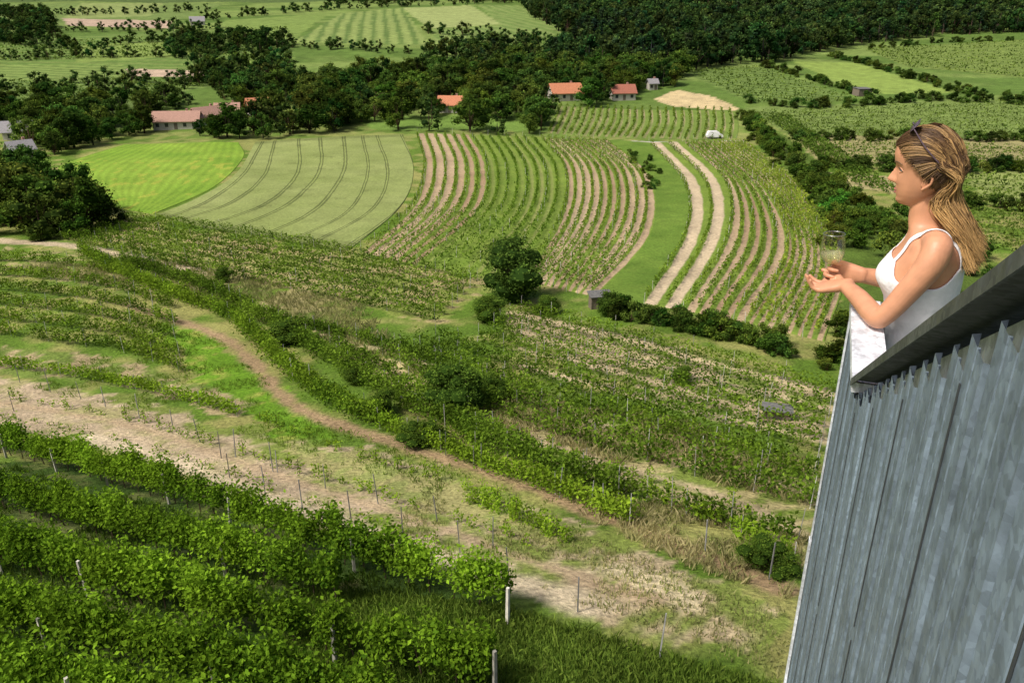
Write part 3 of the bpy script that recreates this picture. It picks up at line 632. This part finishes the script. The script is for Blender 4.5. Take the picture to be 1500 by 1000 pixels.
# ------------------------------------------------------------ woman
M_skin=simple('skin',(.56,.27,.155),.45,nsc=30,amp=.1,spec=.4);M_top=simple('white_cotton',(.76,.76,.79),.85,nsc=45,amp=.05,bump=.5)
M_trou=simple('trousers',(.3,.3,.33),.9);M_shoe=simple('shoe',(.1,.08,.07),.6);M_lip=simple('lips',(.42,.15,.12),.4);M_dark=simple('lash',(.03,.02,.015),.5);M_brow=simple('brow',(.14,.08,.04),.7)
M_eye=simple('eye_white',(.6,.57,.54),.2,amp=.02);M_iris=simple('iris',(.05,.05,.04),.15);M_sun=simple('sunglass_lens',(.09,.06,.08),.1,amp=0)
wo=empty('woman',(1.18,2.31,CAMH-.4455),math.radians(153))
def limb(pts,rad,n=16,up=(0,0,1),sub=6,cap=True,e=2.0):
    pts=np.asarray(pts,float);R=np.asarray([(r,r) if np.isscalar(r) else r for r in rad],float);m=(len(pts)-1)*sub+1
    P=cr(pts,m);Q=np.stack([np.interp(np.linspace(0,len(pts)-1,m),range(len(pts)),R[:,i]) for i in(0,1)],1)
    T=np.gradient(P,axis=0);T/=np.linalg.norm(T,axis=1)[:,None]
    rings=[];up=np.asarray(up,float);s0=None
    for i in range(m):
        s=np.cross(T[i],up);ln=np.linalg.norm(s)
        if ln<.15 and s0 is not None:s=s0-T[i]*s0.dot(T[i]);ln=np.linalg.norm(s)
        s/=ln+1e-9
        if s0 is not None and s.dot(s0)<0:s=-s
        s0=s;u=np.cross(s,T[i]);rings.append((P[i],s,u,Q[i]))
    if cap:
        a=rings[0];b=rings[-1];pre=[];post_=[]
        for th in(80,55,28):
            c,sn=math.cos(math.radians(th)),math.sin(math.radians(th));pre.append((a[0]-T[0]*min(a[3])*sn,a[1],a[2],a[3]*c))
        for th in(28,55,80):
            c,sn=math.cos(math.radians(th)),math.sin(math.radians(th));post_.append((b[0]+T[-1]*min(b[3])*sn,b[1],b[2],b[3]*c))
        rings=pre+rings+post_
    V=[];F=[]
    for (p,s,u,q) in rings:
        for j in range(n):
            a=2*math.pi*j/n;ca,sa=math.cos(a),math.sin(a)
            ca=math.copysign(abs(ca)**(2/e),ca);sa=math.copysign(abs(sa)**(2/e),sa)
            V.append(p+s*q[0]*ca+u*q[1]*sa)
    k=len(rings)
    for i in range(k-1):
        for j in range(n):F.append((i*n+j,i*n+(j+1)%n,(i+1)*n+(j+1)%n,(i+1)*n+j))
    F.append(tuple(range(n))[::-1]);F.append(tuple((k-1)*n+j for j in range(n)))
    return V,F
def loft(rings,n=36,e=2.2,off=0,sub=4):
    R=cr(rings,(len(rings)-1)*sub+1);V=[];F=[]
    for (a,c,d,w) in R:
        for j in range(n):
            t=2*math.pi*j/n;ca,sa=math.cos(t),math.sin(t);ca=math.copysign(abs(ca)**(2/e),ca);sa=math.copysign(abs(sa)**(2/e),sa)
            V.append((a+(d+off)*ca,(w+off)*sa,c))
    k=len(R)
    for i in range(k-1):
        for j in range(n):F.append((i*n+j,(i+1)*n+j,(i+1)*n+(j+1)%n,i*n+(j+1)%n))
    return V,F,k
TR=[(-.040,-.035,.030,.034),(-.036,-.07,.040,.040),(-.033,-.10,.043,.042),(-.036,-.13,.045,.045),(-.045,-.152,.051,.056),(-.058,-.171,.060,.09),(-.068,-.19,.072,.135),(-.070,-.225,.086,.152),(-.058,-.27,.103,.146),(-.050,-.315,.113,.142),(-.064,-.37,.098,.13),(-.075,-.44,.088,.12),(-.085,-.52,.088,.12),(-.108,-.60,.105,.15),(-.125,-.68,.115,.168),(-.125,-.76,.1,.16)]
tv,tf,k=loft(TR);n=36;tf=tf+[tuple(range(n)),tuple((k-1)*n+j for j in range(n))[::-1]]
HC=A([(-.102,.020,-.012,.016),(-.098,.042,-.018,.024),(-.087,.0535,-.026,.034),(-.076,.0510,-.038,.043),(-.067,.0560,-.046,.049),(-.0605,.0545,-.052,.052),(-.054,.0585,-.058,.055),(-.044,.0565,-.066,.059),(-.03,.0585,-.076,.062),(-.012,.0605,-.086,.065),(.006,.0625,-.092,.067),(.02,.0705,-.096,.069),(.045,.0765,-.098,.0705),(.07,.0735,-.092,.068),(.092,.061,-.078,.058),(.108,.042,-.056,.045),(.117,.02,-.034,.028),(.1205,-.002,-.012,.01)])
fc=np.linspace(-.102,.1205,446);fi=[np.interp(fc,HC[:,0],HC[:,i]) for i in(1,2,3)]
def smk(a,w):
    kk=np.hanning(w);kk/=kk.sum();p=w//2;return np.convolve(np.r_[2*a[0]-a[p:0:-1],a,2*a[-1]-a[-2:-p-2:-1]],kk,'valid')
fi=[smk(fi[0],9),smk(fi[1],41),smk(fi[2],41)]
fsm=smk(fi[0],61)
cz=np.concatenate([np.linspace(-.102,-.01,40),np.linspace(-.007,.1205,40)]);n=72;hv=[];hf=[]
for c in cz:
    fr,bk,w=[np.interp(c,fc,x) for x in fi]
    w=max(w,.006);mid=(fr+bk)/2-.006
    frs=np.interp(c,fc,fsm)   # cheeks follow a smoother front than the midline
    if c>-.03:nz=np.interp(c,[-.03,.004,.014],[.0270,.006,0])
    else:nz=np.interp(c,[-.041,-.036,-.03],[0,.02,.0270])
    nw=np.interp(c,[-.04,-.032,-.015,.01],[.0125,.0115,.0075,.006])
    sock=.007*math.exp(-((c-.004)/.011)**2)
    for j in range(n):
        t=2*math.pi*j/n;ca,sa=math.cos(t),math.sin(t);e=2.15
        ca2=math.copysign(abs(ca)**(2/e),ca);sa2=math.copysign(abs(sa)**(2/e),sa)
        b=w*sa2;ff=frs+(fr-frs)*math.exp(-(b/.02)**2)
        a=mid+((ff-mid) if ca>0 else (mid-bk))*ca2
        if ca>0:a+=nz*math.exp(-(b/nw)**2)-sock*math.exp(-((abs(b)-.028)/.012)**2)+.003*math.exp(-((abs(b)-.035)/.015)**2-((c+.03)/.015)**2)
        hv.append((a,b,c))
for i in range(len(cz)-1):
    for j in range(n):hf.append((i*n+j,i*n+(j+1)%n,(i+1)*n+(j+1)%n,(i+1)*n+j))
hf.append(tuple(range(n))[::-1]);hf.append(tuple((len(cz)-1)*n+j for j in range(n)))
parts=[(tv,tf),(hv,hf)]
WL=A((.150,-.045,-.385));WR=A((.118,-.135,-.372))
parts.append(limb([(-.062,.07,-.188),(-.08,.130,-.184),(-.068,.155,-.235),(-.025,.160,-.32),(.02,.158,-.398),(.045,.13,-.411),(.1,.03,-.397),WL],[.036,.041,.039,.034,.029,.033,.029,(.025,.019)],20))
parts.append(limb([(-.062,-.07,-.188),(-.075,-.130,-.184),(-.078,-.16,-.25),(-.08,-.185,-.33),(-.07,-.195,-.39),(-.02,-.19,-.398),(.06,-.16,-.382),WR],[.036,.041,.039,.034,.029,.033,.029,(.019,.025)],20))
def hand(W,d,nrm,curl,thumb,sgn,lens=(.066,.074,.069,.055)):
    d=np.asarray(d,float);d=d/np.linalg.norm(d);nrm=np.asarray(nrm,float);nrm=nrm-d*nrm.dot(d);nrm/=np.linalg.norm(nrm);lat=np.cross(d,nrm)*sgn
    P=[limb([W-d*.01,W+d*.03,W+d*.06,W+d*.082],[(.026,.019),(.034,.016),(.038,.014),(.037,.011)],16,up=nrm,e=2.5)]
    for i in range(4):
        p=W+d*(.078-.004*abs(i-1))+lat*(.0285-.019*i);pts=[p-d*.012,p];a=0
        for j,fr in enumerate((.45,.3,.25)):
            a+=curl[i][j];v=d*math.cos(a)+nrm*math.sin(a)+lat*(.05-.035*i);v/=np.linalg.norm(v);p=p+v*lens[i]*fr;pts.append(p)
        P.append(limb(pts,[.0085,.0085,.0078,.0072,.0058],10,up=lat,sub=4))
    b=W+d*.022+lat*.024+nrm*.004;th=[b]
    for (x,y,z,l) in thumb:
        v=d*x+lat*y+nrm*z;v/=np.linalg.norm(v);b=b+v*l;th.append(b)
    P.append(limb(th,[.013,.0115,.0095,.007][:len(th)],10,sub=4))
    return P
parts+=hand(WL,(.90,-.28,-.30),(.2,.15,1),[(.2,.45,.35),(.3,.55,.45),(.4,.65,.5),(.5,.75,.5)],[(.6,.75,.25,.036),(.85,.35,.35,.03),(.9,0,.4,.024)],1,(.062,.069,.065,.052))
parts+=hand(WR,(1,.0,.05),(0,1,.05),[(.7,1.1,.9),(.8,1.2,.9),(.9,1.2,.9),(.95,1.2,.9)],[(.75,.6,.35,.036),(.85,.2,.5,.03),(.6,0,.8,.022)],-1)
bd=pymesh('body',*joinVF(parts),M_skin,True,wo)
rm=bd.modifiers.new('rm','REMESH');rm.mode='VOXEL';rm.voxel_size=.0027;rm.use_smooth_shade=True
sm_=bd.modifiers.new('sm','SMOOTH');sm_.iterations=4;sm_.factor=.5
for sg in(1,-1):
    def ep(a,b,c):return (-.022+(a+.022)*.78,sg*(b-.002),-.02+(c+.02)*.82)
    L=[limb([ep(-.012,.0655,-.038),ep(-.008,.068,-.02),ep(-.012,.071,-.003),ep(-.024,.075,.006),ep(-.036,.077,-.004),ep(-.034,.076,-.022),ep(-.022,.072,-.036),ep(-.012,.067,-.045)],[.0035,.003,.003,.0035,.004,.0038,.0045,.0045],8,up=(0,1,0.01),sub=4),
       limb([ep(-.016,.066,-.036),ep(-.022,.0675,-.018),ep(-.025,.068,0)],[(.012,.0035)]*3,8,up=(0,1,0),sub=4)]
    pymesh('ear',*joinVF(L),M_skin,True,wo)
    v,f=ball((.0412,sg*.0285,.003),(.0115,.0120,.0105),16,10);pymesh('eyeball',v,f,M_eye,True,wo)
    v,f=ball((.0490,sg*.0275,.003),(.0045,.005,.0055),12,8);pymesh('iris',v,f,M_iris,True,wo)
    pymesh('eyelid',*joinVF([limb([(.0535,sg*.016,.003),(.0545,sg*.024,.0095),(.0515,sg*.034,.009),(.0445,sg*.0415,.002)],[.0022]*4,8),limb([(.0535,sg*.017,.001),(.053,sg*.027,-.0055),(.0455,sg*.040,.000)],[.0018]*3,8)]),M_skin,True,wo)
    pymesh('eyelashes',*limb([(.0555,sg*.018,.005),(.057,sg*.025,.0078),(.054,sg*.034,.0075),(.047,sg*.0425,.002)],[(.0015,.0015)]*4,6),M_dark,True,wo)
    pymesh('eyebrow',*limb([(.0705,sg*.012,.0215),(.0672,sg*.024,.0250),(.0605,sg*.036,.0255),(.0500,sg*.047,.0205)],[(.0015,.0028),(.0015,.003),(.0014,.0024),(.001,.001)],8),M_brow,True,wo)
pymesh('lips',*joinVF([limb([(.0475,.018,-.0605),(.0550,.010,-.0575),(.0585,.0,-.0565),(.0550,-.010,-.0575),(.0475,-.018,-.0605)],[.001,.0026,.003,.0026,.001],8),
   limb([(.0475,.017,-.0615),(.0540,.009,-.0648),(.0568,.0,-.0656),(.0540,-.009,-.0648),(.0475,-.017,-.0615)],[.001,.003,.0034,.003,.001],8)]),M_lip,True,wo)
# tank top: columns run from the hem up to an exact neckline / armhole edge
TRa=cr(TR[6:],200);TRa=TRa[np.argsort(TRa[:,1])];n=120;NRW=50;sv=[];sf=[]
def lim(a,b):
    ab=abs(b);base=-.247 if a>-.06 else -.25
    return base-ss(ab,.085,.15)*.055
for i in range(NRW+1):
    for j in range(n):
        t=2*math.pi*j/n;ca,sa=math.cos(t),math.sin(t);ca=math.copysign(abs(ca)**(2/2.2),ca);sa=math.copysign(abs(sa)**(2/2.2),sa)
        l=lim(-.06+.1*ca,.152*sa);c=-.68+(l+.68)*(i/NRW)
        a,d,w=[np.interp(c,TRa[:,1],TRa[:,q]) for q in(0,2,3)]
        o_=.0055+.003*math.sin(c*75+2.2*math.sin(t*2)+.8*math.sin(t*5))*ss(-c,.33,.44)
        sv.append((a+(d+o_)*ca,(w+o_)*sa,c))
for i in range(NRW):
    for j in range(n):sf.append((i*n+j,i*n+(j+1)%n,(i+1)*n+(j+1)%n,(i+1)*n+j))
o=pymesh('tank_top',sv,sf,M_top,True,wo);sd=o.modifiers.new('s','SOLIDIFY');sd.thickness=.003
for sg in(1,-1):
    P=cr([(.045,sg*.086,-.27),(.03,sg*.09,-.235),(.0,sg*.09,-.185),(-.03,sg*.088,-.152),(-.065,sg*.086,-.139),(-.1,sg*.086,-.15),(-.14,sg*.085,-.19),(-.162,sg*.082,-.25),(-.17,sg*.078,-.29)],60)
    V=[];F=[]
    for i,p in enumerate(P):
        for o_ in(-.009,-.003,.003,.009):V.append((p[0],p[1]+o_,p[2]))
    for i in range(59):
        for j in range(3):F.append((i*4+j,i*4+j+1,i*4+5+j,i*4+4+j))
    o=pymesh('strap',V,F,M_top,True,wo);sw=o.modifiers.new('w','SHRINKWRAP');sw.target=bd;sw.wrap_method='NEAREST_SURFACEPOINT';sw.wrap_mode='ABOVE_SURFACE';sw.offset=.005
    sd=o.modifiers.new('s','SOLIDIFY');sd.thickness=.003
zf=fl-(CAMH-.4455);LG=[]
for sg in(1,-1):LG.append(limb([(-.125,sg*.075,-.70),(-.12,sg*.085,-.86),(-.13,sg*.085,-1.1),(-.17,sg*.085,zf+.09)],[.1,.085,.06,.045],18))
LG.append((lambda v,f,k:(v,f+[tuple(range(36)),tuple((k-1)*36+j for j in range(36))[::-1]]))(*loft(TR[-3:],off=.012)))
pymesh('trousers',*joinVF(LG),M_trou,True,wo)
pymesh('shoes',*joinVF([limb([(-.21,sg*.085,zf+.04),(-.12,sg*.088,zf+.04),(-.0,sg*.09,zf+.03)],[(.035,.038),(.04,.038),(.035,.025)],12) for sg in(1,-1)]),M_shoe,True,wo)
# hair
EC=A((-.012,0,.018));ER=A((.094,.0745,.1065))
def hl(a,b,c): return c>.008+1.0*a-.08*max(0,abs(b)-.03)
v,f=ball(EC,ER*1.0,96,72);v=A(v);kf=[q_ for q_ in f if hl(*v[list(q_)].mean(0)) and v[list(q_)].mean(0)[2]>-.055]
M_hair=simple('hair_base',(.12,.065,.03),.5,nsc=60,amp=.3)
pymesh('hair_cap',v,kf,M_hair,True,wo)
ha=Acc();locks=0
while locks<330:
    D=rng.normal(size=3);D/=np.linalg.norm(D);r0=EC+D*ER
    if not hl(*r0) or r0[2]<-.045:continue
    if locks%3==0:
        bb=rng.uniform(-.072,.072);aa=.06-.075*(abs(bb)/.072)**2.2-.012*rng.random();D=(A((aa,bb,.008+aa+.006))-EC)/ER;r0=EC+ER*D/np.linalg.norm(D)
    locks+=1
    sg=1 if r0[1]>0 else -1;u=min(1,abs(r0[1])/.07);rd=rng.random();rg=rng.random();back=(r0[0]+.1)/.18
    lb=rng.random();fw=rng.random()**1.2
    e1=A((-.05-.02*rd,sg*(.03+.045*u),.052-.03*u));e2=A((-.088-.01*rd,sg*(.018+.055*u*(.6+.4*rd)),-.005))
    e3=A((-.104+.055*fw*u,sg*(.012+.034*rg+.026*fw*u),-.075));e4=A((-.132+.035*fw*u-.015*rd,sg*(.008+.066*rg),-.14));e5=A((-.165-.022*rd,sg*(.006+.074*rg)+.008*rng.normal(),-.185-.07*rng.random()))
    amp=.006+.007*rng.random();fq=.35+.35*rng.random();ph=rng.random()*6
    for sdx in range(20):
        jit=rng.normal(size=3)*A((.0045,.0055,.0045));r=r0+jit;q0=(r-EC)/ER;r=EC+(r-EC)/np.linalg.norm(q0)
        g1=rng.normal(size=3)*.004;g2=rng.normal(size=3)*.0055
        f1=e1 if back>=.35 else (r+e2)/2+A((-.012,0,.008))
        P=cr(A([r,(r+f1)/2+A((0,0,.012)),f1+g1,e2+g1,e3+g2,e4+g2*1.2,e5+g2*1.3]),21)
        w=(np.arange(21)/20)**1.3;P[:,1]+=amp*np.sin(np.arange(21)*fq+ph)*w;P[:,0]+=amp*1.3*np.sin(np.arange(21)*fq+ph+1.5)*w
        q_=(P-EC)/ER;l=np.linalg.norm(q_,axis=1);k2=1.012+.10*rng.random()*(.3+.7*rd);m=l<k2
        P[m]=EC+(P[m]-EC)*(k2/l[m])[:,None]
        T=np.gradient(P,axis=0);T/=np.linalg.norm(T,axis=1)[:,None];s_=np.cross(T,rng.normal(size=3));s_/=np.linalg.norm(s_,axis=1)[:,None];t_=np.cross(T,s_)
        rr=np.interp(np.arange(21),[0,14,20],[.0012,.0011,.0004])[:,None]
        V=np.stack([P+s_*rr,P-s_*rr*.5+t_*rr*.87,P-s_*rr*.5-t_*rr*.87],1).reshape(-1,3)
        F=[(i*3+j,i*3+(j+1)%3,i*3+3+(j+1)%3,i*3+3+j) for i in range(20) for j in range(3)]
        tt=np.linspace(0,1,21);bl=np.clip(-.18+.95*tt+1.1*(lb-.42)+.25*(rng.random()-.5),0,1)
        ha.add(V,A(F),np.repeat(mixc((.075,.038,.016),(.66,.41,.165),bl),3,0))
M_hs,nt,o=newmat('hair_strands');p=nd(nt,'ShaderNodeBsdfPrincipled');p.inputs['Roughness'].default_value=.45;p.inputs['Specular IOR Level'].default_value=.35;nt.links.new(nd(nt,'ShaderNodeAttribute',attribute_name='col').outputs[0],p.inputs['Base Color']);nt.links.new(p.outputs[0],o.inputs[0])
ha.build('hair',M_hs,smooth=True,parent=wo)
SG=[]
for sg in(1,-1):
    v,f=ball((0,0,0),(.026,.003,.019),16,8);Rm=Matrix.Rotation(math.radians(-38),3,'Y')@Matrix.Rotation(math.radians(90),3,'Z')
    SG.append(([tuple(Rm@Vector(p)+Vector((.036,sg*.034,.125))) for p in v],f))
SG.append(limb([(.041,.012,.130),(.043,0,.132),(.041,-.012,.130)],[.002]*3,8))
for sg in(1,-1):SG.append(limb([(.036,sg*.059,.121),(.0,sg*.080,.078),(-.04,sg*.088,.04)],[.0018,.002,.002],8))
pymesh('sunglasses',*joinVF(SG),M_sun,True,wo)
# ------------------------------------------------------------ wine glass
gc=WR+A((.086,.028,0));gl=bpy.data.objects.new('wine_glass',None);link(gl)
gl.matrix_world=Matrix.Translation((1.18,2.31,CAMH-.4455))@Matrix.Rotation(math.radians(153),4,'Z')@Matrix.Translation(tuple(gc))@Matrix.Rotation(.06,4,'Y')
def lathe(pr,n=32):
    V=[];F=[]
    for r,z in pr:
        for j in range(n):V.append((max(r,1e-4)*math.cos(2*math.pi*j/n),max(r,1e-4)*math.sin(2*math.pi*j/n),z))
    for i in range(len(pr)-1):
        for j in range(n):F.append((i*n+j,i*n+(j+1)%n,(i+1)*n+(j+1)%n,(i+1)*n+j))
    return V,F
def thin(name,tint,ior,mul,base=.0,gr=.04):
    m,nt,o=newmat(name);t=nd(nt,'ShaderNodeBsdfTransparent');t.inputs[0].default_value=(*tint,1);g=nd(nt,'ShaderNodeBsdfGlossy');g.inputs['Roughness'].default_value=gr
    lw=nd(nt,'ShaderNodeLayerWeight');lw.inputs[0].default_value=ior;mu=nd(nt,'ShaderNodeMath',operation='MULTIPLY_ADD');mu.inputs[1].default_value=mul;mu.inputs[2].default_value=base;mu.use_clamp=True
    nt.links.new(lw.outputs['Fresnel'],mu.inputs[0]);mx=nd(nt,'ShaderNodeMixShader');nt.links.new(mu.outputs[0],mx.inputs[0]);nt.links.new(t.outputs[0],mx.inputs[1]);nt.links.new(g.outputs[0],mx.inputs[2]);nt.links.new(mx.outputs[0],o.inputs[0]);return m
bo=[(.004,.030),(.012,.032),(.024,.040),(.034,.054),(.0385,.072),(.0385,.090),(.036,.112),(.0335,.132)]
rim=[(.0335,.132),(.0345,.1332),(.0335,.1344),(.0325,.1332),(.0335,.132)]
stem=[(0,-.038),(.031,-.038),(.031,-.036),(.01,-.033),(.0038,-.026),(.0035,.0),(.004,.022),(.004,.030)]
M_gl=thin('clear_glass',(.99,.99,.99),.25,.55,.05);M_rim=thin('glass_rim',(.95,.97,.97),.3,.3,.45,.3)
M_wi,nt,o=newmat('white_wine');t=nd(nt,'ShaderNodeBsdfTransparent');t.inputs[0].default_value=(.97,.95,.78,1);g=nd(nt,'ShaderNodeBsdfDiffuse');g.inputs[0].default_value=(.75,.72,.5,1);mx=nd(nt,'ShaderNodeMixShader');mx.inputs[0].default_value=.3
nt.links.new(t.outputs[0],mx.inputs[1]);nt.links.new(g.outputs[0],mx.inputs[2]);nt.links.new(mx.outputs[0],o.inputs[0])
pymesh('bowl_and_stem',*lathe(stem+bo),M_gl,True,gl);pymesh('rim',*lathe(rim),M_rim,True,gl)
pymesh('wine',*lathe([(0,.0335),(.011,.0345),(.0222,.042),(.032,.055),(.0362,.070),(0,.070)]),M_wi,True,gl)
# ------------------------------------------------------------ light / camera
sd=Vector((-.60,-.32,.90)).normalized()
L=bpy.data.lights.new('sun','SUN');L.energy=3.7;L.angle=math.radians(10);L.color=(1,.95,.86);lo=link(bpy.data.objects.new('sun',L));lo.rotation_euler=sd.to_track_quat('Z','Y').to_euler()
w=bpy.data.worlds.new('World');S.world=w;w.use_nodes=True;nt=w.node_tree;nt.nodes.clear()
sk=nt.nodes.new('ShaderNodeTexSky');sk.sky_type='NISHITA';sk.sun_disc=False;sk.sun_elevation=math.asin(sd.z);sk.sun_rotation=math.atan2(sd.x,sd.y);sk.air_density=.7;sk.dust_density=6;sk.ozone_density=.4
bg=nt.nodes.new('ShaderNodeBackground');bg.inputs[1].default_value=.125;ow=nt.nodes.new('ShaderNodeOutputWorld');nt.links.new(sk.outputs[0],bg.inputs[0]);nt.links.new(bg.outputs[0],ow.inputs[0])
c=bpy.data.cameras.new('camera');c.lens=28.008;c.sensor_width=36;c.clip_start=.05;c.clip_end=9000
co=link(bpy.data.objects.new('camera',c));co.location=(0,0,CAMH);co.rotation_euler=(math.radians(90-23),0,0);S.camera=co
S.view_settings.view_transform='Standard';S.view_settings.look='None';S.view_settings.exposure=0
